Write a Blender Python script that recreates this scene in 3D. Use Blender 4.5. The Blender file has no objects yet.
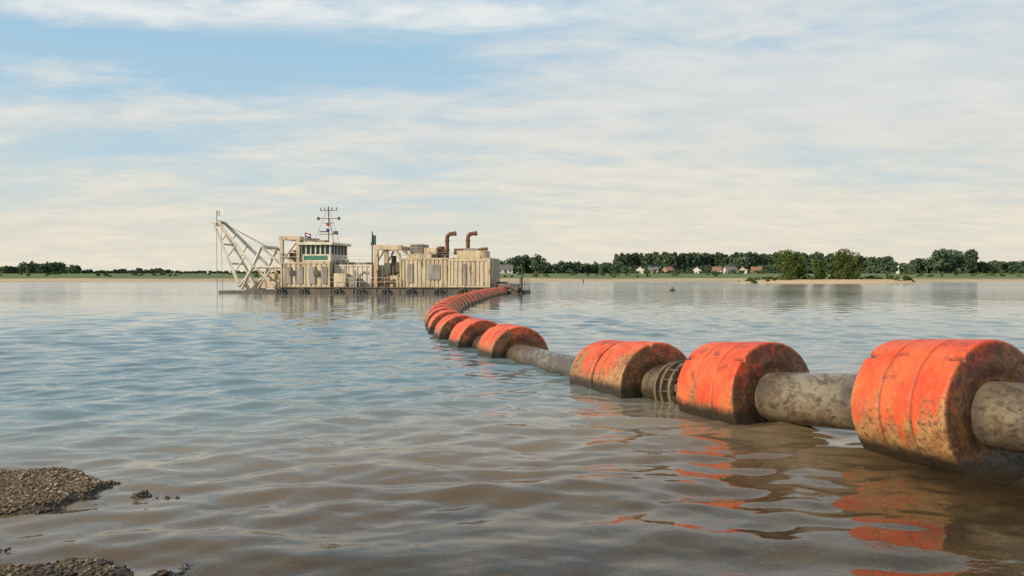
import bpy, math, random
import numpy as np
from mathutils import Vector, Matrix, noise
random.seed(7); rng=np.random.default_rng(7)
scene=bpy.context.scene
scene.view_settings.view_transform='Standard'
scene.view_settings.look='None'
scene.view_settings.exposure=0
COL=scene.collection
F=796.0; H=1.7; HY=276.0
def sstep(a,b,x):
    t=max(0.0,min(1.0,(x-a)/(b-a))); return t*t*(3-2*t)

# ------------------------------------------------------------ node helpers
class NT:
    def __init__(s,nt): s.nt=nt; s.n=nt.nodes; s.l=nt.links
    def add(s,t,**k):
        n=s.n.new(t)
        for a,b in k.items(): setattr(n,a,b)
        return n
    def set(s,sock,v):
        if isinstance(v,bpy.types.NodeSocket): s.l.new(v,sock)
        elif v is not None:
            if isinstance(v,(tuple,list)) and len(v)==3 and sock.type=='RGBA': v=(*v,1)
            sock.default_value=v
    def math(s,op,a,b=None,c=None,clamp=False):
        n=s.add('ShaderNodeMath',operation=op); n.use_clamp=clamp
        s.set(n.inputs[0],a)
        if b is not None: s.set(n.inputs[1],b)
        if c is not None: s.set(n.inputs[2],c)
        return n.outputs[0]
    def ramp(s,x,a,b,c0=0.0,c1=1.0):
        n=s.add('ShaderNodeMapRange'); n.interpolation_type='SMOOTHSTEP'
        s.set(n.inputs[0],x); s.set(n.inputs[1],a); s.set(n.inputs[2],b); s.set(n.inputs[3],c0); s.set(n.inputs[4],c1)
        return n.outputs[0]
    def mix(s,f,a,b,mode='MIX'):
        n=s.add('ShaderNodeMix',data_type='RGBA',blend_type=mode)
        s.set(n.inputs[0],f); s.set(n.inputs[6],a); s.set(n.inputs[7],b)
        return n.outputs[2]
    def noise(s,vec,scale,detail=4,rough=0.55,dist=0.0):
        n=s.add('ShaderNodeTexNoise'); s.set(n.inputs['Vector'],vec)
        n.inputs['Scale'].default_value=scale; n.inputs['Detail'].default_value=detail
        n.inputs['Roughness'].default_value=rough; n.inputs['Distortion'].default_value=dist
        return n.outputs[0]
    def mapping(s,vec,scale=(1,1,1),rot=(0,0,0),loc=(0,0,0)):
        n=s.add('ShaderNodeMapping'); s.set(n.inputs[0],vec)
        n.inputs['Scale'].default_value=scale; n.inputs['Rotation'].default_value=rot; n.inputs['Location'].default_value=loc
        return n.outputs[0]
    def sep(s,vec):
        n=s.add('ShaderNodeSeparateXYZ'); s.set(n.inputs[0],vec); return n.outputs
    def bump(s,h,strength,dist,normal=None):
        n=s.add('ShaderNodeBump'); s.set(n.inputs['Height'],h); n.inputs['Strength'].default_value=strength
        n.inputs['Distance'].default_value=dist
        if normal is not None: s.set(n.inputs['Normal'],normal)
        return n.outputs[0]
def newmat(name):
    m=bpy.data.materials.new(name); m.use_nodes=True
    t=NT(m.node_tree); b=m.node_tree.nodes['Principled BSDF']
    return m,t,b
def mat_worn(name,c1,c2,scale=1.5,rough=0.6,rust=0.0,metal=0.0,bump=0.3,streak=True,rustcol=(0.16,0.06,0.025)):
    m,t,b=newmat(name)
    co=t.add('ShaderNodeTexCoord').outputs['Object']
    v=t.mapping(co,scale=(1,1,0.25)) if streak else co
    n=t.noise(v,scale*2,5,0.65)
    c=t.mix(t.ramp(n,0.35,0.68),c1,c2)
    if rust>0:
        n2=t.noise(v,scale*3.1,6,0.7)
        c=t.mix(t.ramp(n2,0.72-rust*0.3,0.8-rust*0.25),c,rustcol)
    t.set(b.inputs['Base Color'],c); b.inputs['Roughness'].default_value=rough; b.inputs['Metallic'].default_value=metal
    t.set(b.inputs['Normal'],t.bump(t.noise(co,scale*12,4,0.6),bump,0.01))
    return m

# ------------------------------------------------------------ mesh helpers
class MB:
    def __init__(s): s.v=[]; s.f=[]; s.m=[]; s.smooth=[]
    def addf(s,vs,fs,mi=0,sm=False):
        o=len(s.v); s.v+= [tuple(p) for p in vs]
        for f in fs: s.f.append(tuple(i+o for i in f)); s.m.append(mi); s.smooth.append(sm)
    def box(s,x0,x1,y0,y1,z0,z1,mi=0,bev=0.0):
        vs=[(x,y,z) for z in(z0,z1) for y in(y0,y1) for x in(x0,x1)]
        s.addf(vs,[(0,2,3,1),(4,5,7,6),(0,1,5,4),(2,6,7,3),(0,4,6,2),(1,3,7,5)],mi)
    def tube(s,pts,r,n=10,mi=0,cap=True,sm=True):
        pts=[Vector(p) for p in pts]; rs=r if isinstance(r,(list,tuple)) else [r]*len(pts)
        vs=[];N=len(pts); prev=None
        for i,p in enumerate(pts):
            t=(pts[min(i+1,N-1)]-pts[max(i-1,0)]).normalized()
            up=Vector((0,0,1)) if abs(t.z)<0.95 else Vector((0,1,0))
            if prev is not None:
                up=prev
            a=t.cross(up).normalized(); b=a.cross(t).normalized(); prev=b
            for k in range(n):
                an=2*math.pi*k/n
                vs.append(p+(a*math.cos(an)+b*math.sin(an))*rs[i])
        fs=[]
        for i in range(N-1):
            for k in range(n):
                fs.append((i*n+k,i*n+(k+1)%n,(i+1)*n+(k+1)%n,(i+1)*n+k))
        s.addf(vs,fs,mi,sm)
        if cap:
            s.addf(vs[:n],[tuple(range(n))],mi); s.addf(vs[-n:],[tuple(range(n))[::-1]],mi)
    def beam(s,p,q,w,mi=0): s.tube([p,q],w*0.6,4,mi,True,False)
    def obj(s,name,mats,parent=None,loc=None,bevel=0):
        me=bpy.data.meshes.new(name); me.from_pydata(s.v,[],s.f)
        for m in mats: me.materials.append(m)
        me.polygons.foreach_set('material_index',s.m); me.polygons.foreach_set('use_smooth',s.smooth)
        me.update()
        o=bpy.data.objects.new(name,me); COL.objects.link(o)
        if parent: o.parent=parent
        if loc: o.location=loc
        if bevel:
            b=o.modifiers.new('bevel','BEVEL'); b.width=bevel; b.segments=2
        return o
def empty(name,loc=(0,0,0),rz=0):
    e=bpy.data.objects.new(name,None); COL.objects.link(e); e.location=loc; e.rotation_euler=(0,0,rz); return e

# ------------------------------------------------------------ camera / sun / world
cam=bpy.data.cameras.new('camera'); co=bpy.data.objects.new('camera',cam); COL.objects.link(co)
cam.lens=28; cam.sensor_width=36; cam.clip_end=9000; cam.clip_start=0.1
co.location=(0,0,H); co.rotation_euler=(math.radians(90-0.864),0,0); scene.camera=co
sd=Vector((-0.74,-0.48,0.46)).normalized()
sl=bpy.data.lights.new('sun','SUN'); sl.energy=4.8; sl.angle=math.radians(0.6); sl.color=(1,0.83,0.59)
so=bpy.data.objects.new('sun',sl); COL.objects.link(so); so.rotation_euler=sd.to_track_quat('Z','Y').to_euler()
w=bpy.data.worlds.new('World'); scene.world=w; w.use_nodes=True
t=NT(w.node_tree); bg=w.node_tree.nodes['Background']
sky=t.add('ShaderNodeTexSky',sky_type='NISHITA'); sky.sun_disc=False
sky.sun_elevation=math.asin(sd.z); sky.sun_rotation=math.atan2(sd.x,sd.y); sky.air_density=1.0; sky.dust_density=1.2
tc=t.add('ShaderNodeTexCoord').outputs['Generated']; x,y,z=t.sep(tc)
zz=t.math('MAXIMUM',z,0.0); den=t.math('ADD',zz,0.16)
cx=t.math('DIVIDE',x,den); cy=t.math('DIVIDE',y,den)
cb=t.add('ShaderNodeCombineXYZ'); t.set(cb.inputs[0],cx); t.set(cb.inputs[1],cy)
pv=cb.outputs[0]
n1=t.noise(t.mapping(pv,scale=(0.6,1.1,1),rot=(0,0,0.25),loc=(3.1,1.7,0)),1.0,6,0.55,0.5)
n2=t.noise(t.mapping(pv,scale=(0.8,1.7,1),rot=(0,0,-0.12),loc=(0.4,5.2,0)),1.9,8,0.60,0.7)
n3=t.noise(t.mapping(pv,scale=(1.1,1.7,1),rot=(0,0,0.6),loc=(2.4,9.2,0)),4.6,6,0.60,0.3)
cl=t.math('ADD',t.math('MULTIPLY',n1,0.54),t.math('ADD',t.math('MULTIPLY',n2,0.34),t.math('MULTIPLY',n3,0.12)))
cl=t.math('ADD',cl,t.ramp(x,-0.30,0.25,0.0,0.075))
bandc=t.math('ADD',t.math('MULTIPLY',x,0.045),t.math('ADD',0.313,t.math('MULTIPLY',t.math('SUBTRACT',n2,0.5),0.07)))
bd=t.math('ABSOLUTE',t.math('SUBTRACT',zz,bandc))
band=t.math('MULTIPLY',t.ramp(bd,0.030,0.002),t.ramp(n3,0.25,0.6,0.6,1.0))
band=t.math('MULTIPLY',band,t.ramp(x,0.30,0.0))
gap=t.math('MULTIPLY',t.ramp(t.math('ABSOLUTE',t.math('SUBTRACT',zz,t.math('SUBTRACT',bandc,0.055))),0.055,0.0),t.ramp(x,0.10,-0.25))
cl=t.math('SUBTRACT',cl,t.math('MULTIPLY',gap,0.07))
mask=t.ramp(cl,0.39,0.60)
mask=t.math('MAXIMUM',t.math('MULTIPLY',mask,0.93),t.math('MULTIPLY',band,0.9))
haze=t.ramp(zz,0.0,0.36,1.0,0.0)
cloudcol=t.mix(t.ramp(zz,0.0,0.26),(8.2,7.45,6.1),(7.2,7.35,7.2))
tex=t.ramp(t.math('ADD',t.math('MULTIPLY',n2,0.65),t.math('MULTIPLY',n3,0.35)),0.38,0.64)
cloudcol=t.mix(tex,t.mix(1.0,cloudcol,(0.91,0.945,0.975),'MULTIPLY'),t.mix(1.0,cloudcol,(1.05,1.045,1.035),'MULTIPLY'))
cloudcol=t.mix(t.math('MULTIPLY',band,0.8),cloudcol,(8.8,8.9,8.7))
hazecol=t.mix(t.ramp(zz,0.0,0.20),(7.8,7.2,5.9),(5.2,6.8,7.5))
skyblue=t.mix(0.85,sky.outputs[0],(3.6,6.0,7.9))
c=t.mix(t.math('MULTIPLY',haze,0.93),skyblue,hazecol)
c=t.mix(mask,c,cloudcol)
c=t.mix(t.ramp(zz,0.34,0.60),c,t.mix(t.math('MULTIPLY',mask,0.35),t.mix(0.7,sky.outputs[0],(3.4,5.1,6.7)),(6.5,6.9,7.0)))
t.set(bg.inputs[0],c); bg.inputs[1].default_value=0.1

# ------------------------------------------------------------ terrain
def gh(x,y):
    n=noise.fractal(Vector((x*0.9,y*0.9,0)),1.0,2.0,4)
    if y<4.0: z=0.0+0.05*(4.0-y)-0.03
    elif y<14: z=-0.03-0.036*(y-4.0)
    else: z=-0.39-0.12*(y-14)
    z=max(z,-3.0) 
    if y<30: z+=0.018*n-(0.015 if x>-1 else 0)
    if y<9:
        n2=noise.fractal(Vector((x*2.6,y*4.5,3.3)),1.0,2.0,4)
        q=1-((x+5.0)/2.45)**2-((y-6.12)/0.90)**2+0.22*n+0.10*n2
        if q>0: z=min(z+0.30*sstep(0,0.75,q),max(z,0.052+0.022*n2))
        q=1-((x+3.7)/2.3)**2-((y-4.05)/0.95)**2+0.35*n+0.95*n2
        if q>0: z=min(z+0.10*sstep(0,0.9,q),max(z,0.018+0.016*n2))
        q=1-((x+2.72)/0.26)**2-((y-6.13)/0.08)**2+1.3*n2
        if q>0: z+=0.105*sstep(0,0.7,q)
    q=1-((x-76)/25)**2-((y-190)/7)**2
    if q>-1: z=max(z, -2+2.9*sstep(-1,0.7,q)+0.1*noise.noise(Vector((x*.2,y*.2,3))))
    s=228+14*noise.noise(Vector((x*0.006,1.3,0)))+4*noise.noise(Vector((x*0.03,7.3,0)))
    if y>s-40:
        z2=-3+3*sstep(s-40,s,y) if y<s else 0.0+1.3*sstep(s-4,s+22,y)+1.6*sstep(s+60,s+170,y)
        z2+= 0.15*noise.noise(Vector((x*.05,y*.05,0))) if y>s else 0
        z=max(z,z2)
    return z
xs=list(np.arange(0,8,0.07)); v=8.0; st=0.12
while v<5000: xs.append(v); v+=st; st=min(st*1.07, 400) if v<20 or v>220 else min(st*1.07,3.5)
xs=[-a for a in xs[:0:-1]]+xs
ys=list(np.arange(-60,2.5,2.5))+list(np.arange(2.6,9,0.045)); v=9.0; st=0.1
while v<6000:
    ys.append(v); v+=st
    st=min(st*1.06,4) if v<170 else (1.5 if v<270 else min(max(st,1.5)*1.08,400))
nx,ny=len(xs),len(ys)
verts=[(X,Y,gh(X,Y)) for Y in ys for X in xs]
faces=[(j*nx+i,j*nx+i+1,(j+1)*nx+i+1,(j+1)*nx+i) for j in range(ny-1) for i in range(nx-1)]
me=bpy.data.meshes.new('ground'); me.from_pydata(verts,[],faces); me.polygons.foreach_set('use_smooth',[True]*len(faces))
ground=bpy.data.objects.new('ground',me); COL.objects.link(ground)
m,t,b=newmat('ground_mat')
pos=t.add('ShaderNodeNewGeometry').outputs['Position']; X,Y,Z=t.sep(pos)
nn=t.noise(pos,2.2,6,0.65); nf=t.noise(pos,60,3,0.6)
bed=t.mix(t.ramp(nn,0.38,0.62),(0.58,0.35,0.15),(0.24,0.14,0.06))
bed=t.mix(t.ramp(nf,0.45,0.62,0,0.7),bed,(0.13,0.085,0.045))
mudc=t.mix(t.ramp(nf,0.4,0.62),(0.10,0.072,0.045),(0.05,0.037,0.025))
sand=t.mix(t.ramp(Z,-0.03,-0.005),bed,mudc)
nb=t.noise(t.mapping(pos,scale=(0.02,0.08,0.1)),1,5,0.6)
beach=t.mix(t.ramp(nb,0.4,0.65),(0.46,0.35,0.22),(0.33,0.26,0.16))
grass=t.mix(t.ramp(t.noise(t.mapping(pos,scale=(0.03,0.03,0.1)),1,5,0.6),0.35,0.65),(0.065,0.115,0.025),(0.13,0.155,0.045))
far=t.mix(t.ramp(t.math('ADD',Z,t.math('MULTIPLY',nb,0.9)),1.25,1.55),beach,grass)
c=t.mix(t.ramp(Y,40,60),sand,far)
t.set(b.inputs['Base Color'],c); t.set(b.inputs['Roughness'],t.ramp(Y,40,60,0.5,0.9)); 
t.set(b.inputs['Normal'],t.bump(t.noise(pos,45,4,0.7),0.5,0.02))
me.materials.append(m)

# ------------------------------------------------------------ water (real wave geometry)
def axis_pts(near,step,far,growth,maxst):
    a=list(np.arange(0,near,step)); v=near; st=step
    while v<far: a.append(v); v+=st; st=min(st*growth,maxst)
    a.append(far); return np.array(a)
ax=axis_pts(7,0.032,5000,1.016,400); wxs=np.concatenate([-ax[:0:-1],ax])
ay=axis_pts(15.5,0.027,6000,1.011,400)+2.5; wys=np.concatenate([np.array([-60,-30,-10,-3,0,1.5,2.2]),ay])
GX,GY=np.meshgrid(wxs,wys); 
SX=np.gradient(wxs)[None,:]*np.ones_like(GX); SY=np.gradient(wys)[:,None]*np.ones_like(GX)
Zw=np.zeros_like(GX)
wr=np.random.default_rng(11)
Ncomp=70
for i in range(Ncomp):
    lam=0.14*(1.9/0.14)**((i+wr.random())/Ncomp)
    th=wr.normal(0.08,0.40) if i%4 else wr.normal(-0.55,0.25)
    k=2*math.pi/lam; kx=k*math.sin(th); ky=k*math.cos(th)
    slope=0.0245*(0.75+0.5*wr.random())*(1.15 if lam>0.3 else 0.8)
    ph=wr.uniform(0,6.28)
    fx=np.clip(1.6-abs(kx)*SX/1.1,0,1); fy=np.clip(1.6-abs(ky)*SY/1.1,0,1)
    la=wr.uniform(4,11)*lam+1.0; ta=wr.uniform(0,6.28)
    mod=0.65+0.5*np.sin(2*math.pi/la*(GX*math.cos(ta)*0.6+GY*math.sin(ta))+wr.uniform(0,6.28))
    warp=0.35*np.sin(GX*0.9/ (lam+.5)+GY*0.31+ph*2)+0.25*np.sin(GX*0.37-GY*0.77+ph)
    Zw+=fx*fy*mod*slope/k*np.sin(kx*GX+ky*GY+ph+warp)
patchw=1.0+0.35*np.sin(GX*0.11+1.2*np.sin(GY*0.07))*np.sin(GY*0.21+0.8*np.sin(GX*0.05)+1.0)
d_=np.clip((GY-0.25*GX-3.4)/3.8,0,1); calm=0.42+0.58*d_*d_*(3-2*d_)
edge=np.clip((GY-2.4)/1.0,0,1)
farf=1-0.35*np.clip((GY-25)/60,0,1)
Zw*=patchw*calm*edge*farf
nX,nY=len(wxs),len(wys)
P=np.stack([GX,GY,Zw],-1).reshape(-1,3).astype(np.float32)
idx=np.arange(nX*nY).reshape(nY,nX)
Q=np.stack([idx[:-1,:-1],idx[:-1,1:],idx[1:,1:],idx[1:,:-1]],-1).reshape(-1,4).astype(np.int32)
print('water grid',nX,nY)
me=bpy.data.meshes.new('water'); me.vertices.add(len(P)); me.vertices.foreach_set('co',P.ravel())
me.loops.add(Q.size); me.loops.foreach_set('vertex_index',Q.ravel())
me.polygons.add(len(Q)); me.polygons.foreach_set('loop_start',np.arange(0,Q.size,4,dtype=np.int32))
me.update(calc_edges=True); me.polygons.foreach_set('use_smooth',np.ones(len(Q),dtype=bool)); me.update()
wo=bpy.data.objects.new('water',me); COL.objects.link(wo)
m=bpy.data.materials.new('water_mat'); m.use_nodes=True; t=NT(m.node_tree); t.n.remove(t.n['Principled BSDF'])
out=t.n['Material Output']
pos=t.add('ShaderNodeNewGeometry').outputs['Position']; X,Y,Z=t.sep(pos)
w2=t.noise(t.mapping(pos,scale=(0.45,1.5,1),rot=(0,0,-0.15)),1.6,2,0.5,0.6)
w3=t.noise(t.mapping(pos,scale=(1,1.7,1),rot=(0,0,0.5)),11,2,0.5,0.3)
amp=t.math('MULTIPLY',t.ramp(Y,18,70,0.0,1.0),t.ramp(t.noise(t.mapping(pos,scale=(0.015,0.05,1)),1,3,0.5),0.4,0.62,0.3,1.0))
hsum=t.math('ADD',t.math('MULTIPLY',t.math('MULTIPLY',w2,amp),0.030),t.math('MULTIPLY',w3,0.0012))
bn=t.bump(hsum,1.0,1.0)
fr=t.add('ShaderNodeFresnel'); fr.inputs['IOR'].default_value=1.36; t.set(fr.inputs['Normal'],bn)
gl=t.add('ShaderNodeBsdfGlossy'); t.set(gl.inputs['Roughness'],t.ramp(Y,15,120,0.015,0.10)); t.set(gl.inputs['Normal'],bn); gl.inputs['Color'].default_value=(0.98,0.98,0.98,1)
df=t.add('ShaderNodeBsdfDiffuse')
mud_sky_tint=t.mix(t.ramp(t.math('ADD',Y,t.math('MULTIPLY',X,-0.5)),5.5,14.0),(0.27,0.185,0.10),(0.125,0.185,0.205)); t.set(df.inputs['Color'],mud_sky_tint)  # brown silt near; farther out, blue sky reflection put into the diffuse colour
tr=t.add('ShaderNodeBsdfTransparent'); tr.inputs['Color'].default_value=(0.95,0.88,0.74,1)
ms=t.add('ShaderNodeMixShader')
dep=t.math('ADD',Y,t.math('MULTIPLY',X,-0.40))
dep=t.math('ADD',dep,t.math('MULTIPLY',t.math('SUBTRACT',t.noise(pos,0.5,3,0.5),0.5),2.0))
t.set(ms.inputs[0],t.ramp(dep,3.6,10.5,0.03,1.0)); t.l.new(tr.outputs[0],ms.inputs[1]); t.l.new(df.outputs[0],ms.inputs[2])
m2=t.add('ShaderNodeMixShader'); t.set(m2.inputs[0],fr.outputs[0]); t.l.new(ms.outputs[0],m2.inputs[1]); t.l.new(gl.outputs[0],m2.inputs[2])
t.l.new(m2.outputs[0],out.inputs[0])
me.materials.append(m)

# ------------------------------------------------------------ gravel
def pebbles(name,N,region,smin,smax,cond,mat,seed):
    r=np.random.default_rng(seed)
    ph=(1+5**.5)/2
    ic=np.array([(-1,ph,0),(1,ph,0),(-1,-ph,0),(1,-ph,0),(0,-1,ph),(0,1,ph),(0,-1,-ph),(0,1,-ph),(ph,0,-1),(ph,0,1),(-ph,0,-1),(-ph,0,1)])/1.9
    fc=np.array([(0,11,5),(0,5,1),(0,1,7),(0,7,10),(0,10,11),(1,5,9),(5,11,4),(11,10,2),(10,7,6),(7,1,8),(3,9,4),(3,4,2),(3,2,6),(3,6,8),(3,8,9),(4,9,5),(2,4,11),(6,2,10),(8,6,7),(9,8,1)])
    V=[];Fs=[];k=0
    for i in range(N):
        x=r.uniform(region[0],region[1]); y=r.uniform(region[2],region[3])
        if y>0.0 and abs(x)>y*0.80: continue
        z=gh(x,y)
        if not cond(x,y,z,r): continue
        s=smin+(smax-smin)*r.random()**3
        sc=np.array([s*r.uniform(.8,1.4),s*r.uniform(.8,1.3),s*r.uniform(.45,.9)])
        a=r.uniform(0,6.28); R=np.array([[math.cos(a),-math.sin(a),0],[math.sin(a),math.cos(a),0],[0,0,1]])
        vv=(ic*sc*r.uniform(.8,1.2,(12,1)))@R.T+np.array([x,y,z+s*0.2])
        V.append(vv); Fs.append(fc+12*k); k+=1
    V=np.concatenate(V); Fs=np.concatenate(Fs)
    me=bpy.data.meshes.new(name); me.from_pydata(V.tolist(),[],Fs.tolist()); me.materials.append(mat)
    o=bpy.data.objects.new(name,me); COL.objects.link(o); return o
m,t,b=newmat('gravel_mat')
pos=t.add('ShaderNodeNewGeometry').outputs['Position']; X,Y,Z=t.sep(pos)
vn=t.add('ShaderNodeTexVoronoi'); t.set(vn.inputs['Vector'],pos); vn.inputs['Scale'].default_value=45
vr=t.sep(vn.outputs['Color'])[0]
c=t.mix(vr,(0.055,0.038,0.020),(0.21,0.15,0.085)); c=t.mix(t.ramp(vr,0.90,0.97),c,(0.38,0.31,0.22))
c=t.mix(1.0,c,t.mix(t.ramp(Z,0.015,0.045),(0.18,0.17,0.16),(1,1,1)),'MULTIPLY')
t.set(b.inputs['Base Color'],c); t.set(b.inputs['Roughness'],t.ramp(Z,0.0,0.04,0.35,0.8))
gm=m
pebbles('gravel',75000,(-6.2,-1.2,3.9,7.6),0.005,0.019,lambda x,y,z,r: z>-0.006 or (z>-0.04 and r.random()<0.10+0.4*max(0,noise.noise(Vector((x*3,y*3,5)))*3)),gm,3)

# ------------------------------------------------------------ pipeline
ctrl=[(8.5,-4,0.9),(6.3,1.0,0.75),(4.85,5.0,0.58),(4.04,7.40,0.46),(2.86,9.78,0.24),(1.80,12.1,0.06),(0.88,14.4,0.0),(0.0,17.05,0.0),(-.82,19.45,0),(-1.45,21.8,0),(-1.93,24.4,0),(-2.3,27,0),(-2.6,30,0),(-2.85,34,0),(-3.0,39,0),(-2.95,45,0),(-2.65,54,0),(-2.2,64,0),(-1.5,72,0),(-0.9,77,0.05),(-0.6,80,0.3)]
ctrl=[Vector(c) for c in ctrl]
path=[]
def cr(p0,p1,p2,p3,t):
    return 0.5*((2*p1)+(-p0+p2)*t+(2*p0-5*p1+4*p2-p3)*t*t+(-p0+3*p1-3*p2+p3)*t**3)
for i in range(len(ctrl)-1):
    p0=ctrl[max(i-1,0)];p3=ctrl[min(i+2,len(ctrl)-1)]
    for k in range(24): path.append(cr(p0,ctrl[i],ctrl[i+1],p3,k/24))
path.append(ctrl[-1])
def near_idx(p): 
    return min(range(len(path)),key=lambda i:(path[i].xy-Vector(p[:2])).length)
def tangent(i): return (path[min(i+1,len(path)-1)]-path[max(i-1,0)]).normalized()

m,t,b=newmat('pipe_steel')
tco=t.add('ShaderNodeNewGeometry'); pos=tco.outputs['Position']; X,Y,Z=t.sep(pos)
n=t.noise(pos,1.8,6,0.65,0.4); ns=t.noise(t.mapping(pos,scale=(1.8,0.35,1.2)),9,7,0.72); nz=t.noise(pos,5,5,0.65,0.3)
nd=t.noise(pos,16,6,0.75)
c=t.mix(t.ramp(n,0.36,0.64),(0.125,0.105,0.085),(0.29,0.235,0.165))
c=t.mix(t.ramp(ns,0.46,0.64,0,0.85),c,(0.060,0.048,0.038))
c=t.mix(t.ramp(nd,0.56,0.64,0,0.7),c,(0.045,0.034,0.026))
c=t.mix(t.ramp(nz,0.54,0.68,0,0.7),c,(0.14,0.070,0.032))
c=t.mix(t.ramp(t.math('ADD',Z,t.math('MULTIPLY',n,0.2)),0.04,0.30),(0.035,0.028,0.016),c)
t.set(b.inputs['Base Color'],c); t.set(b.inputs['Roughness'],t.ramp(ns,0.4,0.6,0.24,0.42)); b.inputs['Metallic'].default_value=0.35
t.set(b.inputs['Normal'],t.bump(t.math('ADD',ns,n),0.15,0.012))
pipem=m
black=mat_worn('rubber_black',(0.02,0.02,0.02),(0.06,0.052,0.045),3,0.6)
pipeline=empty('dredge_pipeline')
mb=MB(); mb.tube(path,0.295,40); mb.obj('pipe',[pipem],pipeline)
flm=mat_worn('flange_rust',(0.07,0.05,0.035),(0.17,0.125,0.07),4,0.5,0.4)
def flange(i,detail=True):
    p=path[i]; tt=tangent(i); q=tt.to_track_quat('X','Z').to_matrix().to_4x4(); q.translation=p
    tmp=MB()
    for a0,a1,r in((-0.17,-0.12,0.385),(-0.12,-0.01,0.325),(-0.01,0.04,0.40),(0.04,0.16,0.32),(0.16,0.205,0.38)):
        tmp.tube([(a0,0,0),(a0+0.006,0,0),(a1-0.006,0,0),(a1,0,0)],[r-0.012,r,r,r-0.012],32,0 if r>.36 else 1)
    if detail:
        for k in range(14):
            an=2*math.pi*k/14; y0=math.cos(an)*0.358; z0=math.sin(an)*0.358
            tmp.tube([(-0.20,y0,z0),(0.07,y0,z0)],0.016,6,0)
            tmp.tube([(-0.205,y0,z0),(-0.17,y0,z0)],0.028,6,0); tmp.tube([(0.04,y0,z0),(0.07,y0,z0)],0.028,6,0)
        tmp.tube([(-0.05,-0.2,0.34),(0.0,-0.22,0.45),(0.1,-0.2,0.44),(0.16,-0.18,0.34)],0.022,8,0)
    tmp.v=[tuple(q@Vector(v)) for v in tmp.v]
    tmp.obj('flange_joint',[flm,black],pipeline)
flange(near_idx((2.33,10.85)))

m,t,b=newmat('float_plastic')
tc=t.add('ShaderNodeTexCoord').outputs['Object']; x,y,z=t.sep(tc)
oi=t.add('ShaderNodeObjectInfo'); rnd=oi.outputs['Random']
wz=t.sep(t.add('ShaderNodeNewGeometry').outputs['Position'])[2]
sh=t.add('ShaderNodeVectorMath',operation='ADD'); t.set(sh.inputs[0],tc)
cc=t.add('ShaderNodeCombineXYZ'); t.set(cc.inputs[0],t.math('MULTIPLY',rnd,37)); t.set(cc.inputs[1],t.math('MULTIPLY',rnd,11)); t.l.new(cc.outputs[0],sh.inputs[1])
v=sh.outputs[0]
n1=t.noise(v,2.2,6,0.65); n2=t.noise(t.mapping(v,scale=(3.5,1.2,0.7)),2.6,6,0.7,0.4); n3=t.noise(v,22,6,0.75); n4=t.noise(v,6,6,0.7,0.3)
n5=t.noise(t.mapping(v,scale=(9,1.5,0.6)),2.2,6,0.7,0.3)
org=t.mix(t.ramp(n1,0.35,0.68),(0.64,0.050,0.010),(0.72,0.130,0.035))
org=t.mix(t.ramp(n3,0.50,0.72,0,0.5),org,(0.52,0.19,0.09))
org=t.mix(t.ramp(n4,0.54,0.64,0,0.7),org,(0.19,0.048,0.018))
org=t.mix(t.ramp(n5,0.54,0.68,0,0.6),org,(0.22,0.085,0.035))
brown=t.mix(t.ramp(n4,0.35,0.62),(0.19,0.105,0.040),(0.40,0.255,0.105)); brown=t.mix(t.ramp(n3,0.48,0.62),brown,(0.085,0.05,0.025))
edge=t.ramp(t.math('ABSOLUTE',x),0.44,0.50,0.0,0.22)
d=t.math('ADD',z,t.math('MULTIPLY',t.math('SUBTRACT',n2,0.5),1.2)); d=t.math('SUBTRACT',d,edge)
d=t.math('SUBTRACT',d,t.math('MULTIPLY',t.math('SUBTRACT',n5,0.5),0.8))
d=t.math('SUBTRACT',d,t.math('MULTIPLY',t.math('SUBTRACT',n3,0.5),0.45))
dirt=t.ramp(d,0.38,0.02)
c=t.mix(t.math('MULTIPLY',dirt,0.93),org,brown)
seam=t.ramp(t.math('ABSOLUTE',t.math('SUBTRACT',t.math('ABSOLUTE',x),0.17)),0.022,0.004)
c=t.mix(t.math('MULTIPLY',seam,0.5),c,(0.07,0.03,0.015))
rad=t.math('SQRT',t.math('ADD',t.math('MULTIPLY',y,y),t.math('MULTIPLY',z,z)))
ef=t.math('MULTIPLY',t.ramp(rad,0.655,0.60),t.ramp(t.math('ADD',n4,t.math('MULTIPLY',n3,0.4)),0.50,0.78,0.3,1.0))
c=t.mix(t.math('MULTIPLY',ef,0.92),c,(0.060,0.024,0.013))
wl=t.ramp(t.math('SUBTRACT',wz,t.math('MULTIPLY',n4,0.22)),0.11,-0.02)
c=t.mix(wl,c,(0.028,0.020,0.011))
t.set(b.inputs['Base Color'],c); t.set(b.inputs['Roughness'],t.ramp(n3,0.35,0.65,0.34,0.68))
t.set(b.inputs['Normal'],t.bump(t.math('ADD',n3,t.math('MULTIPLY',n4,0.8)),0.4,0.02))
floatm=m
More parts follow.
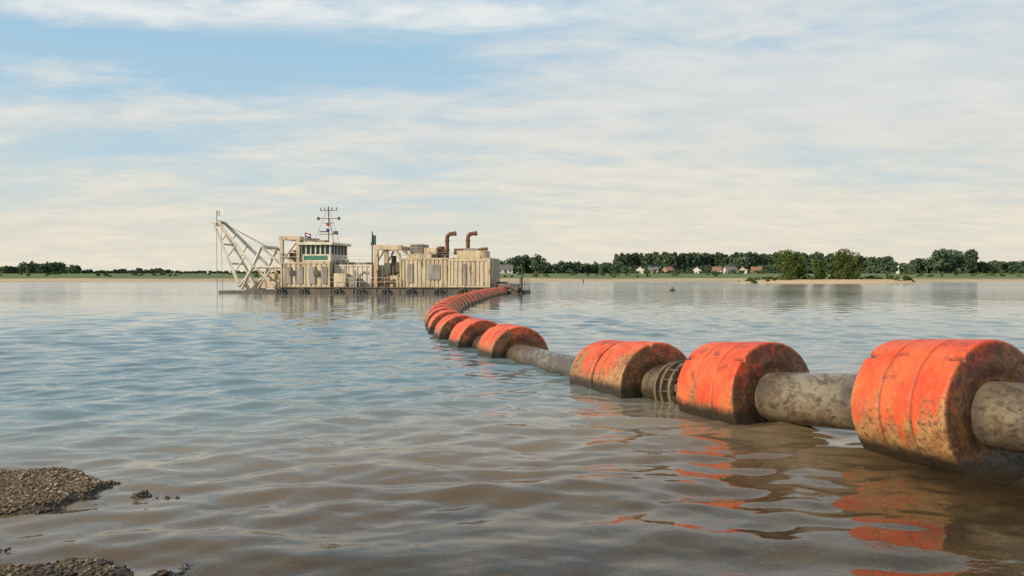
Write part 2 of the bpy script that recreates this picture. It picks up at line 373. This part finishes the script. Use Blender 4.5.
def float_mesh(name,L,na,nt,R=0.65,seed=0,split=False):
    rr=0.026
    prof=[(-L/2+0.02,0.30),(-L/2+0.02,0.36),(-L/2,0.39)]
    for k in range(1,5): prof.append((-L/2, 0.39+(R-rr-0.39)*k/4))
    for k in range(1,6):
        a=math.pi/2*k/5; prof.append((-L/2+rr-rr*math.cos(a),R-rr+rr*math.sin(a)))
    for k in range(1,nt):
        prof.append((-L/2+rr+(L-2*rr)*k/nt,R))
    for k in range(5):
        a=math.pi/2*k/5; prof.append((L/2-rr+rr*math.sin(a),R-rr+rr*math.cos(a)))
    for k in range(0,4): prof.append((L/2,R-rr-(R-rr-0.39)*k/4))
    prof+=[(L/2,0.39),(L/2-0.02,0.36),(L/2-0.02,0.30)]
    vs=[]
    seams=[-L/6,L/6] if not split else [-L*0.3,0.0,L*0.26]
    for ip,(ax,r) in enumerate(prof):
        for k in range(na):
            th=2*math.pi*k/na
            a2=ax; g=0
            if r>R-0.02:
                for s_ in seams:
                    big=split and s_==0
                    wd=0.035 if big else 0.011; dp=0.10 if big else 0.014
                    off=0.07*math.sin(th+1.0) if big else 0
                    g=max(g,dp*math.exp(-((ax-s_-off)/wd)**2))
            for c0 in (math.pi*0.40,math.pi*1.40):
                da=abs((th-c0+math.pi)%(2*math.pi)-math.pi)
                e=sstep(L/2-0.13,L/2-0.11,abs(ax))
                if r>0.5:
                    g=max(g,0.05*e*(1-sstep(0.035,0.055,da))*sstep(0.5,R,r)) 
                    g=max(g,0.012*(1-sstep(0.006,0.025,da)))
            rd=r-g
            if r>0.45:
                rd+=0.012*noise.noise(Vector((ax*2+seed,math.cos(th)*1.5,math.sin(th)*1.5)))+0.004*noise.noise(Vector((ax*7+seed,math.cos(th)*6,math.sin(th)*6)))
            vs.append((a2,math.cos(th)*rd,math.sin(th)*rd))
    P=len(prof)
    fs=[(i*na+k,i*na+(k+1)%na,(i+1)*na+(k+1)%na,(i+1)*na+k)[::-1] for i in range(P-1) for k in range(na)]
    me=bpy.data.meshes.new(name); me.from_pydata(vs,[],fs); me.materials.append(floatm)
    me.polygons.foreach_set('use_smooth',[True]*len(fs))
    me.update(); return me
def put_float(me,i,roll=0):
    o=bpy.data.objects.new('pipeline_float',me); COL.objects.link(o)
    tt=tangent(i); q=tt.to_track_quat('X','Z').to_matrix().to_4x4()@Matrix.Rotation(roll,4,'X'); q.translation=path[i]; o.matrix_world=q
    return o
hi=[float_mesh('float_mesh_a',1.02,260,100,seed=1),float_mesh('float_mesh_b',1.02,260,100,seed=5),float_mesh('float_mesh_c',1.55,260,140,seed=9,split=True)]
lo=[float_mesh('float_mesh_d',1.05,72,40,seed=12),float_mesh('float_mesh_e',1.05,72,40,seed=17)]
put_float(hi[0],near_idx((4.04,7.40)),-0.35)
put_float(hi[1],near_idx((2.86,9.78)),-0.45)
put_float(hi[2],near_idx((1.80,12.1)),0.1)
for k,p in enumerate([(0,17.05),(-.82,19.45),(-1.45,21.8),(-1.93,24.4)]): put_float(lo[k%2],near_idx(p),random.uniform(-.2,.3))
i=near_idx((-1.93,24.4)); acc=0;k=0
while i<len(path)-30:
    acc+=(path[i+1]-path[i]).length; i+=1
    if acc>=2.45: put_float(lo[k%2],i,random.uniform(-.3,.3)); acc=0; k+=1

# ------------------------------------------------------------ dredger
D=empty('dredging_vessel',(-13.55,80.8,0),math.radians(-8)); D.scale=(1.05,1.05,1.03)
def PX(p): return (p-380)*0.1
def PZ(p): return (293-p)*0.1
cream=mat_worn('cream_paint',(0.54,0.455,0.32),(0.35,0.285,0.19),0.8,0.6,0.58)
white=mat_worn('white_paint',(0.62,0.575,0.48),(0.44,0.395,0.31),0.8,0.5,0.46)
grey=mat_worn('grey_paint',(0.28,0.265,0.235),(0.16,0.145,0.12),1.0,0.6,0.45)
dark=mat_worn('dark_hull',(0.055,0.05,0.045),(0.13,0.10,0.075),0.8,0.7,0.5)
rusty=mat_worn('rust_brown',(0.10,0.038,0.02),(0.17,0.08,0.04),2,0.8)
green=mat_worn('green_paint',(0.02,0.11,0.07),(0.03,0.16,0.10),2,0.5)
m,t,b=newmat('window_glass'); b.inputs['Base Color'].default_value=(0.02,0.05,0.045,1); b.inputs['Roughness'].default_value=0.08; glass=m
def flagmat(n,c):
    m,t,b=newmat(n); b.inputs['Base Color'].default_value=(*c,1); b.inputs['Roughness'].default_value=0.8; return m
fr_,fw_,fb_=flagmat('flag_red',(0.5,0.03,0.03)),flagmat('flag_white',(0.7,0.7,0.7)),flagmat('flag_blue',(0.02,0.05,0.3))
h=MB()
h.box(PX(290),PX(500),-3.4,-0.9,-0.5,0.50); h.box(PX(290),PX(500),-0.85,3.4,-0.5,0.46)
h.box(PX(233),PX(289.5),-3.3,-1.9,-0.4,0.24); h.box(PX(233),PX(289.5),1.9,3.3,-0.4,0.24)
h.box(PX(500.5),PX(527),-3.0,1.0,-0.4,0.30)
for p in range(300,500,22): h.box(PX(p),PX(p)+0.12,-3.47,-3.404,-0.3,0.47)
h.box(PX(289),PX(501),-3.52,-3.3,0.503,0.60)
h.obj('hull',[dark],D,bevel=0.03)
h=MB()
for p in (296,318,352,374,398,421,447,470,492):
    vs=[];n=8
    for a in np.linspace(0,2*math.pi,17)[:-1]:
        for k in range(n):
            bb=2*math.pi*k/n; r=0.3+0.11*math.cos(bb)
            vs.append((PX(p)+r*math.cos(a),-3.66+0.11*math.sin(bb),0.15+r*math.sin(a)))
    fs=[(i*n+k,i*n+(k+1)%n,((i+1)%16)*n+(k+1)%n,((i+1)%16)*n+k) for i in range(16) for k in range(n)]
    h.addf(vs,fs,0,True)
h.obj('tyre_fenders',[black],D)
def container(name,p0,p1,y0,y1,z0,z1,mats,step=0.32,doors=True):
    c=MB(); x0,x1=PX(p0),PX(p1)
    c.box(x0+.04,x1-.04,y0+.04,y1-.04,z0,z1-.05)
    xx=x0+0.2
    while xx<x1-0.25:
        c.box(xx,xx+step*0.5,y0-0.025,y0+0.035,z0+0.17,z1-0.2); xx+=step
    yy=y0+0.2
    while yy<y1-0.25:
        c.box(x1-0.035,x1+0.015,yy,yy+step*0.5,z0+0.17,z1-0.2); c.box(x0-0.015,x0+0.035,yy,yy+step*0.5,z0+0.17,z1-0.2); yy+=step
    for a in (x0-0.03,x1-0.12):
        for bb in (y0-0.05,y1-0.12): c.box(a,a+.15,bb,bb+.15,z0,z1)
    for bb in (y0-0.045,y1-0.115):
        c.box(x0+.12,x1-.12,bb,bb+.14,z1-.17,z1-0.004); c.box(x0+.12,x1-.12,bb,bb+.14,z0,z0+.15)
    for a in (x0-0.025,x1-0.115):
        c.box(a,a+.14,y0+.12,y1-.12,z1-.17,z1-0.004); c.box(a,a+.14,y0+.12,y1-.12,z0,z0+.15)
    return c.obj(name,mats,D)
def rail(name,pts,z,hgt=1.0,mat=None,sp=1.2):
    r=MB()
    for a,bq in zip(pts[:-1],pts[1:]):
        a=Vector((*a,z));bv=Vector((*bq,z)); L=(bv-a).length; n=max(1,int(L/sp))
        for k in range(n+1):
            p=a.lerp(bv,k/n); r.tube([p,p+Vector((0,0,hgt))],0.022,5)
        for hh in (hgt,hgt*0.55): r.tube([a+Vector((0,0,hh)),bv+Vector((0,0,hh))],0.02,5)
    r.obj(name,[mat or white],D)
container('tower_base_cabin',293,341,-2.7,2.6,0.47,3.0,[cream],0.5)
h=MB()
for p in (297,309,321,333):
    h.box(PX(p),PX(p)+0.62,-2.80,-2.755,0.9,2.55,0)
h.box(PX(302),PX(307),-2.86,-2.805,1.7,2.2,1); h.box(PX(326),PX(331),-2.86,-2.805,1.6,2.2,1)
h.obj('tower_doors',[grey,dark],D)
h=MB()
x0,x1=PX(311.5),PX(341)
h.box(x0,x1,-2.4,2.2,3.02,3.75,0)
h.box(x0+.12,x1-.12,-2.3,2.1,3.75,4.65,1)
for k in range(7):
    xx=x0+ (x1-x0-0.12)*k/6; h.box(xx,xx+.12,-2.42,-2.28,3.75,4.65,0)
for k in range(6):
    yy=-2.3+4.3*k/5; h.box(x1-.14,x1+.02,yy,yy+.12,3.75,4.65,0); h.box(x0-.02,x0+.14,yy,yy+.12,3.75,4.65,0)
h.box(x0-.3,x1+.3,-2.75,2.5,4.65,4.88,0)
h.box(x0+.9,x0+1.7,-0.6,0.3,4.883,5.2,2)
h.box(x0+0.3,x1-0.3,-2.42,-2.402,3.2,3.6,3)
h.obj('wheelhouse',[white,glass,grey,green],D,bevel=0.02)
h=MB()
for yy in (-2.6,1.9):
    h.box(PX(291.5),PX(294.5),yy,yy+.3,3.0,5.15); h.box(PX(308),PX(311),yy,yy+.3,3.0,5.15)
    h.box(PX(290.5),PX(312),yy-.02,yy+.32,5.15,5.5)
    h.beam((PX(293),yy+.15,3.1),(PX(309),yy+.15,5.1),0.16)
for p in (291,308.5): h.box(PX(p),PX(p)+.3,-2.27,1.87,5.17,5.45)
h.box(PX(296),PX(306),-1.5,1.0,3.02,4.2); h.box(PX(298),PX(304),-1.9,-1.5,3.3,3.9,1)
h.obj('winch_gantry',[cream,dark],D)
h=MB(); mx=PX(330)
h.tube([(mx,0,4.85),(mx,0,8.55)],0.055,8); h.tube([(mx+.55,0,4.85),(mx+.1,0,7.3)],0.035,6)
for zz,wd in ((8.15,0.8),(7.35,1.1),(6.9,.5),(5.8,1.0)): h.tube([(mx-wd,0,zz),(mx+wd,0,zz)],0.035,6)
for dx in (-.8,-.4,.35,.8): h.tube([(mx+dx,0,8.15),(mx+dx,0,8.45)],0.05,6)
for dx in (-1.05,1.05): h.box(mx+dx-.1,mx+dx+.1,-.1,.1,7.2,7.5)
h.box(mx-.9,mx-.1,-.12,.12,6.0,6.12); h.box(mx+.5,mx+.9,-.15,.15,5.82,6.1)
h.tube([(mx,0,8.5),(mx-1.6,0,4.9)],0.015,4); h.tube([(mx,0,8.5),(mx+1.1,0,4.9)],0.015,4)
h.obj('signal_mast',[dark],D)
def flag(name,x,z,w_,hh,mats,yy=0,n=10):
    f=MB()
    for s_,mm in enumerate(mats):
        vs=[];fs=[]
        for k in range(n+1):
            u=k/n; zo=-u*0.25*w_
            for e in (0,1): vs.append((x+u*w_,yy+0.08*math.sin(u*7),z-(s_+e)*hh/len(mats)+zo))
        for k in range(n): fs.append((2*k,2*k+1,2*k+3,2*k+2))
        f.addf(vs,fs,s_,True)
    f.obj(name,mats,D)
h=MB(); h.tube([(PX(316),-2.5,4.85),(PX(316),-2.5,5.9)],0.035,6); h.obj('flag_staff',[white],D)
flag('flag',PX(316),5.85,0.6,0.4,[fr_,fw_,fb_],-2.5)
flag('mast_flag',mx-.15,6.9,0.3,0.8,[fr_,fw_,fb_],-.2)
rail('deck_rail_tower',[(PX(291),-2.75),(PX(311),-2.75)],3.0,0.9,white)
container('pump_container',343,379,-1.8,2.4,0.47,2.75,[white],0.45)
h=MB()
h.box(PX(345),PX(357),-2.7,-1.85,0.5,1.9,0); h.box(PX(360),PX(368),-2.9,-1.9,0.5,1.5,1); h.box(PX(350),PX(372),-.8,1.2,2.76,3.0,1)
h.tube([(PX(356),-2.4,1.9),(PX(356),-2.4,2.7)],0.09,8,1); h.tube([(PX(370),-2.6,0.6),(PX(370),-2.6,1.7),(PX(374),-2.6,2.0),(PX(379),-2.6,1.9)],0.13,8,1)
h.box(PX(344),PX(350),-1.0,0.2,2.76,3.25,0)
h.obj('deck_machinery',[cream,grey],D,bevel=0.02)
rail('deck_rail_mid',[(PX(343),-1.7),(PX(379),-1.7)],2.78,0.8,white)
rail('deck_rail_front',[(PX(342),-3.3),(PX(410),-3.3)],0.6,0.9,white)
h=MB(); h.tube([(PX(381),-2.2,0.5),(PX(381),-2.2,5.9)],0.06,8); h.box(PX(380),PX(382),-2.35,-2.05,4.6,4.9); h.obj('light_pole',[dark],D)
flag('green_flag',PX(381),5.6,0.35,0.9,[green],-2.2)
h=MB()
for yy in (-2.4,0.8):
    h.box(PX(383),PX(387),yy,yy+.35,0.5,4.15); h.box(PX(382.5),PX(410),yy-.02,yy+.37,4.15,4.6)
    h.beam((PX(386),yy+.17,3.0),(PX(393),yy+.17,4.2),0.2)
    h.tube([(PX(403),yy+.2,4.2),(PX(407),yy+.2,3.6),(PX(409),yy+.2,2.8),(PX(409),yy+.2,0.5)],0.17,8)
h.box(PX(383),PX(386.5),-2.02,.77,4.2,4.5); h.box(PX(405),PX(408.5),-2.02,.77,4.2,4.5)
h.box(PX(392),PX(404),-1.6,0.2,0.5,1.7); h.box(PX(390),PX(396),-1.4,-.2,1.703,2.9)
h.tube([(PX(399),-1.2,1.7),(PX(399),-1.2,3.6)],0.25,12,1); h.box(PX(401),PX(408),-1.5,-.3,2.0,3.0,1)
h.obj('spud_portal',[cream,dark],D,bevel=0.02)
h=MB(); h.tube([(PX(398),-2.6,-.3),(PX(398),-2.6,1.9)],0.13,10); h.tube([(PX(388),-2.7,.5),(PX(388),-2.7,2.2)],.1,8);h.tube([(PX(403),-2.7,1.1),(PX(389),-2.7,1.0)],.16,8); h.obj('discharge_pipework',[rusty],D)
container('engine_room',410,494,-2.9,2.8,0.47,3.35,[cream],0.4)
container('fuel_container',457,494.6,-3.35,-2.98,0.61,3.2,[cream],0.4)
h=MB()
h.box(PX(414),PX(437),-2.0,1.2,3.37,3.75,0); h.box(PX(416),PX(428),-1.6,0.8,3.753,4.7,1); h.box(PX(429),PX(441),-1.6,0.6,3.753,4.35,0)
h.box(PX(461),PX(488),-1.8,0.8,3.37,4.05,0); h.box(PX(466),PX(480),-1.2,0.4,4.053,4.3,1)
h.box(PX(417),PX(422),-2.99,-2.93,1.0,2.8,1); h.box(PX(436),PX(448),-2.99,-2.93,1.3,2.7,1)
h.box(PX(470),PX(473),-3.42,-3.38,0.8,2.8,1)
for zz in (3.95,4.2,4.45): h.box(PX(416.5),PX(427.5),-1.64,-1.602,zz,zz+.1,2)
h.obj('engine_roof_units',[cream,grey,dark],D,bevel=0.02)
def exhaust(name,p,d):
    e=MB(); x=PX(p)
    pts=[(x,-.5,3.4),(x,-.5,4.0),(x,-.5,5.3)]
    for k in range(1,7):
        a=math.pi/2*k/6; pts.append((x+d*0.42*(1-math.cos(a)),-.5,5.3+0.42*math.sin(a)))
    pts.append((x+d*0.75,-.5,5.75))
    e.tube(pts,0.19,14); e.tube([(x,-.5,4.1),(x,-.5,4.2)],.27,14); e.tube([(x,-.5,5.0),(x,-.5,5.1)],.24,14)
    e.tube([(x+d*.7,-.5,5.73),(x+d*.86,-.5,5.76)],0.23,14)
    e.tube([(x-1.3*d,-.5,4.0),(x-.4*d,-.5,4.0),(x,-.5,4.0)],0.3,12)
    e.obj(name,[rusty],D)
exhaust('exhaust_pipe_a',449,1); exhaust('exhaust_pipe_b',469,1)
h=MB(); h.tube([(PX(443),-.5,3.4),(PX(443),-.5,4.5)],.35,14); h.tube([(PX(482),-.5,3.9),(PX(482),-.5,4.25),(PX(488),-.5,4.25)],.16,10); h.obj('silencer',[rusty],D)
rail('engine_roof_rail',[(PX(410),-2.8),(PX(460),-2.8)],3.36,0.5,grey,1.0)
rail('stern_rail',[(PX(496),-2.9),(PX(526),-2.9),(PX(526),.9)],0.3,1.0,grey)
h=MB()
h.tube([(PX(523),-3.1,-.3),(PX(523),-3.1,1.6)],.14,10); h.box(PX(499),PX(507),-2.2,-.6,.31,1.1); h.tube([(PX(500),-2.5,.7),(PX(514),-2.9,.7),(PX(521),-3.3,.35)],.28,12)
h.box(PX(512),PX(518),-1.6,-.4,.31,.9)
h.obj('stern_fittings',[dark],D)
h=MB()
V3=lambda px,yy,py: Vector((PX(px),yy,PZ(py)))
for yy in (-1.9,1.6):
    tip=V3(214,yy*.35,222); b1=V3(247,yy,287); b2=V3(262,yy,268)
    h.beam(tip,b1,0.29); h.beam(tip+Vector((.5,0,0)),b2,0.27); h.beam(b2,b1,0.22)
    for u in (0.3,0.55,0.8):
        h.beam(tip.lerp(b1,u),(tip+Vector((.5,0,0))).lerp(b2,u-.04),0.13)
    h.beam(V3(270,yy,248),V3(250,yy,289),0.25); h.beam(V3(270,yy,248),V3(290,yy,266),0.24)
    h.beam(b2,V3(290,yy,268),0.22); h.beam(V3(262,yy,266),V3(284,yy,289),0.2); h.beam(V3(282,yy,266),V3(266,yy,289),0.16)
a1=V3(214,-1.9*.35,222);a2=V3(247,-1.9,287);c1=V3(214,1.6*.35,222);c2=V3(247,1.6,287)
for u in (0.05,.35,.65,.95): h.beam(a1.lerp(a2,u),c1.lerp(c2,u),0.15)
h.beam(V3(270,-1.9,248),V3(270,1.6,248),.28)
h.box(PX(211.5),PX(218),-.8,.7,PZ(223.5),PZ(220.5))
h.box(PX(247),PX(260),-1.2,1.2,.3,0.9)
h.obj('cutter_ladder_gantry',[white],D)
h=MB()
h.tube([(PX(213.5),0,PZ(222)),(PX(214),0,-.2)],0.022,5); h.tube([(PX(217),.3,PZ(222)),(PX(218),.3,0)],0.02,5)
h.tube([(PX(216),0,PZ(221)),(PX(270),0,PZ(248))],0.022,5); h.tube([(PX(216),0.4,PZ(221)),(PX(292),0,PZ(262))],0.022,5)
h.tube([(PX(214),0,PZ(221)),(PX(214),0,PZ(210))],0.035,5)
h.obj('hoist_cables',[dark],D)
flag('pennant',PX(214),PZ(210),0.3,0.5,[fw_],0)
h=MB()
h.tube([(PX(240),0,.5),(PX(262),0,1.1),(PX(289),0,1.2)],.25,12)
h.box(PX(264),PX(289),-1.1,.9,.45,1.3); h.box(PX(270),PX(280),-1.3,-.4,1.3,1.9)
h.obj('cutter_ladder',[cream],D)

# ------------------------------------------------------------ trees
def leafmat(name,a,b_,s):
    m,t,b=newmat(name); pos=t.add('ShaderNodeNewGeometry').outputs['Position']
    n=t.noise(pos,s,4,0.6); n2=t.noise(pos,s*5,3,0.6)
    c=t.mix(t.ramp(n,0.35,0.65),a,b_); c=t.mix(t.ramp(n2,0.45,0.65,0,0.5),c,(a[0]*.5,a[1]*.5,a[2]*.5))
    t.set(b.inputs['Base Color'],c); b.inputs['Roughness'].default_value=0.9; b.inputs['Specular IOR Level'].default_value=0.1
    return m
leaf_far=leafmat('foliage_far',(0.060,0.105,0.068),(0.105,0.145,0.085),0.12)  # aerial haze put into the base colour as a bluish shift
leaf_near=leafmat('foliage_near',(0.055,0.085,0.022),(0.115,0.14,0.042),0.5)
bark=mat_worn('bark',(0.09,0.07,0.05),(0.14,0.11,0.08),2,0.9)
def crown(x,y,z0,hgt,wid,nleaf,ls,r,ncl=14,bottom=0.2):
    cl=[]
    for _ in range(ncl):
        u=r.uniform(bottom,0.90); rw=wid*0.5*math.sin(math.pi*min(1,(u-bottom*0.5)/(1.02-bottom*0.5)))**0.6
        a=r.uniform(0,6.28); q=r.uniform(0.1,0.72)*rw
        cl.append((x+math.cos(a)*q,y+math.sin(a)*q,z0+u*hgt,r.uniform(.18,.32)*min(wid,hgt)))
    cl=np.array(cl)
    idx=r.integers(0,ncl,nleaf); d=r.normal(size=(nleaf,3)); d/=np.linalg.norm(d,axis=1)[:,None]
    rad=cl[idx,3]*r.uniform(.45,1.05,nleaf)**0.6
    P=cl[idx,:3]+d*rad[:,None]*np.array([1,1,.75])
    a=r.normal(size=(nleaf,3)); a/=np.linalg.norm(a,axis=1)[:,None]
    b=np.cross(a,r.normal(size=(nleaf,3))); b/=np.linalg.norm(b,axis=1)[:,None]
    s=ls*r.uniform(.6,1.3,nleaf)[:,None]
    V=np.stack([P+a*s,P+b*s*.7,P-a*s,P-b*s*.7],1).reshape(-1,3)
    return V,np.arange(4*nleaf).reshape(-1,4)
def tree_into(mb,x,y,z0,hgt,wid,nleaf,ls,r,ncl=14,bottom=0.2,limbs=4):
    tr=0.022*hgt
    lean=r.uniform(-.03,.03)*hgt
    mb.tube([(x,y,z0-.3),(x+lean*.4,y,z0+hgt*.35),(x+lean,y,z0+hgt*.8)],[tr,tr*.7,tr*.2],6,1)
    for k in range(limbs):
        a=r.uniform(0,6.28); u=r.uniform(.2,.5)
        mb.tube([(x+lean*u,y,z0+hgt*u),(x+math.cos(a)*wid*.2,y+math.sin(a)*wid*.2,z0+hgt*(u+.15)),(x+math.cos(a)*wid*.34,y+math.sin(a)*wid*.34,z0+hgt*(u+.3))],[tr*.5,tr*.3,tr*.1],5,1)
    V,Fq=crown(x,y,z0,hgt,wid,nleaf,ls,r,ncl,bottom); mb.addf(V.tolist(),Fq.tolist(),0)
def wx(px,Y): return (px-512)/F*Y
def hz(py,Y): return H-(py-HY)/F*Y
r=np.random.default_rng(5)
far=MB()
def clump(p0,p1,ytop,Y,n,wpx,bottom=0.0,nleaf=300,jit=2.0):
    for k in range(n):
        px=p0+(p1-p0)*(k+r.uniform(-.3,.3)+.5)/n; YY=Y*r.uniform(.96,1.05)
        zt=hz(ytop-1+r.uniform(-jit*.6,jit*.8),YY); gz=gh(wx(px,YY),YY)
        tree_into(far,wx(px,YY),YY,gz,max(zt-gz,2.5),wpx/F*YY*r.uniform(.85,1.3),nleaf,1.05*YY/600,r,12,bottom,1)
clump(0,20,268,600,6,9); clump(20,62,263.5,600,12,12); clump(60,80,267,600,4,9); clump(80,135,271.5,650,12,9,0,150); clump(135,170,270.5,600,9,9,0,160); clump(170,290,272.5,700,20,10,0,120)
clump(340,420,271,700,12,10,0,120)
clump(488,512,263,520,6,10); clump(512,541,257,520,8,13,0.0,420); clump(538,625,264.5,560,24,10,0.0,260,2.5)
clump(560,582,262,540,5,11); clump(596,624,266,540,7,9)
for k in range(58):
    px=618+ (893-618)*(k+r.uniform(-.25,.25))/58; YY=600+18*math.sin(k*.4)+40*(k/58)
    top=251.8+ (4 if k>48 else 0)*r.uniform(.5,1.2)+r.uniform(-0.8,1.6)
    gz=gh(wx(px,YY),YY); zt=hz(top,YY)
    tree_into(far,wx(px,YY),YY,gz,zt-gz,8.2/F*YY,520,1.15,r,20,0.22,1)
clump(618,895,258,680,60,11,0,320,1.6)
clump(618,895,266.5,590,44,9,0,180,1.5)
clump(900,915,265,600,4,9); clump(912,942,260,560,9,12); clump(936,973,251,560,12,16,.05,560); clump(970,1026,263,600,18,12); clump(1024,1100,260,600,12,12)
clump(-80,0,267,600,12,11)
far.obj('distant_tree_line',[leaf_far,bark])
sh=MB()
for k in range(190):
    px=r.uniform(-60,1090); YY=r.uniform(290,430); X_=wx(px,YY); gz=gh(X_,YY); hh=r.uniform(.6,1.6)
    V,Fq=crown(X_,YY,gz-.2,hh,hh*r.uniform(2,5),70,.40,r,6,0.0); sh.addf(V.tolist(),Fq.tolist(),0)
for k in range(90):
    X_=76+r.uniform(-21,19); YY=190+r.uniform(-4,4); gz=gh(X_,YY); hh=r.uniform(.5,1.1)
    V,Fq=crown(X_,YY,gz-.1,hh,hh*2.2,90,.18,r,6,0.0); sh.addf(V.tolist(),Fq.tolist(),0)
sh.obj('bank_shrubs',[leaf_near])
for px,py,w_ in ((787,250.5,6.2),(799,256,4.4),(818,259,4.0),(840,249.5,5.6),(851,253,4.8)):
    YY=190; X_=wx(px,YY); gz=gh(X_,YY); T=MB()
    tree_into(T,0,0,0,hz(py,YY)-gz,w_,3600,0.19,r,26,0.04,6)
    T.obj('willow_tree',[leaf_near,bark],None,(X_,YY+r.uniform(-2,2),gz-.1))

# ------------------------------------------------------------ houses
hw=mat_worn('house_white',(0.62,0.59,0.54),(0.52,0.50,0.46),.3,.7); hbr=mat_worn('house_brick',(0.30,0.17,0.12),(0.36,0.22,0.16),.3,.8)
rt=mat_worn('roof_tiles',(0.22,0.11,0.075),(0.27,0.15,0.10),.5,.8); rg=mat_worn('roof_slate',(0.12,0.12,0.12),(0.17,0.16,0.155),.5,.7)
def house(px,Y,L,hw_,hr,wm,rm,rot=0):
    X_=wx(px,Y); e=empty('house',(X_,Y,gh(X_,Y)),rot); Dp=6.5
    b=MB(); b.box(-L/2,L/2,-Dp/2,Dp/2,-.3,hw_)
    b.addf([(-L/2,-Dp/2,hw_),(-L/2,Dp/2,hw_),(-L/2,0,hw_+hr)],[(0,1,2)]); b.addf([(L/2,-Dp/2,hw_),(L/2,Dp/2,hw_),(L/2,0,hw_+hr)],[(0,1,2)])
    b.obj('walls',[wm],e)
    b=MB()
    for s in(-1,1):
        b.addf([(-L/2-.3,s*(Dp/2+.4),hw_-.2),(L/2+.3,s*(Dp/2+.4),hw_-.2),(L/2+.3,0,hw_+hr+.1),(-L/2-.3,0,hw_+hr+.1)],[(0,1,2,3)])
    b.box(L/4,L/4+.8,-.4,.4,hw_+hr-.5,hw_+hr+.9); b.obj('roof',[rm],e)
    b=MB(); n=max(2,int(L/2.6))
    for k in range(n):
        xx=-L/2+L*(k+.5)/n; b.box(xx-.5,xx+.5,-Dp/2-.04,-Dp/2+.02,.9,2.1)
    b.obj('windows',[glass],e)
    b=MB(); b.box(-.5+L*.05,.5+L*.05,-Dp/2-.06,-Dp/2+.02,0,2.1); b.obj('door',[dark],e)
for a in ((504,460,9,2.8,2.4,hw,rg,.2),(640,555,6,2.8,2.4,hw,rt,1.3),(653,560,7,2.6,2.4,hw,rg,-.2),(668,545,6,2.8,2.2,hbr,rt,.4),(697,560,7,2.6,2.4,hw,rg,1.2),(717,555,6,2.8,2.4,hw,rt,-.3),(730,560,8,2.8,2.6,hw,rg,.2),(742,565,6,2.6,2.4,hw,rt,1.4),(756,555,7,2.8,2.4,hbr,rt,-.2)): house(*a)
gs=MB()
for k in range(60):
    px=r.uniform(625,775); YY=r.uniform(520,545); X_=wx(px,YY); gz=gh(X_,YY); hh=r.uniform(1.5,3.5)
    V,Fq=crown(X_,YY,gz-.2,hh,hh*r.uniform(1.3,2.6),90,.6,r,6,0.0); gs.addf(V.tolist(),Fq.tolist(),0)
gs.obj('garden_hedges',[leaf_far])

# ------------------------------------------------------------ buoy & stake
b=MB()
b.tube([(0,0,-.3),(0,0,.05),(0,0,.28),(0,0,.34)],[.28,.34,.30,.1],16); b.tube([(0,0,.3),(0,0,.5)],.05,8); b.tube([(0,0,.48),(0,0,.6)],[.1,.03],8)
b.obj('mooring_buoy',[black],None,(18.1,90,-.1))
b=MB(); b.tube([(0,0,-1),(0,0,.7)],.12,8); b.tube([(0,0,.7),(0,0,.9)],.2,8); b.obj('mooring_post',[dark],None,(17,190,0))
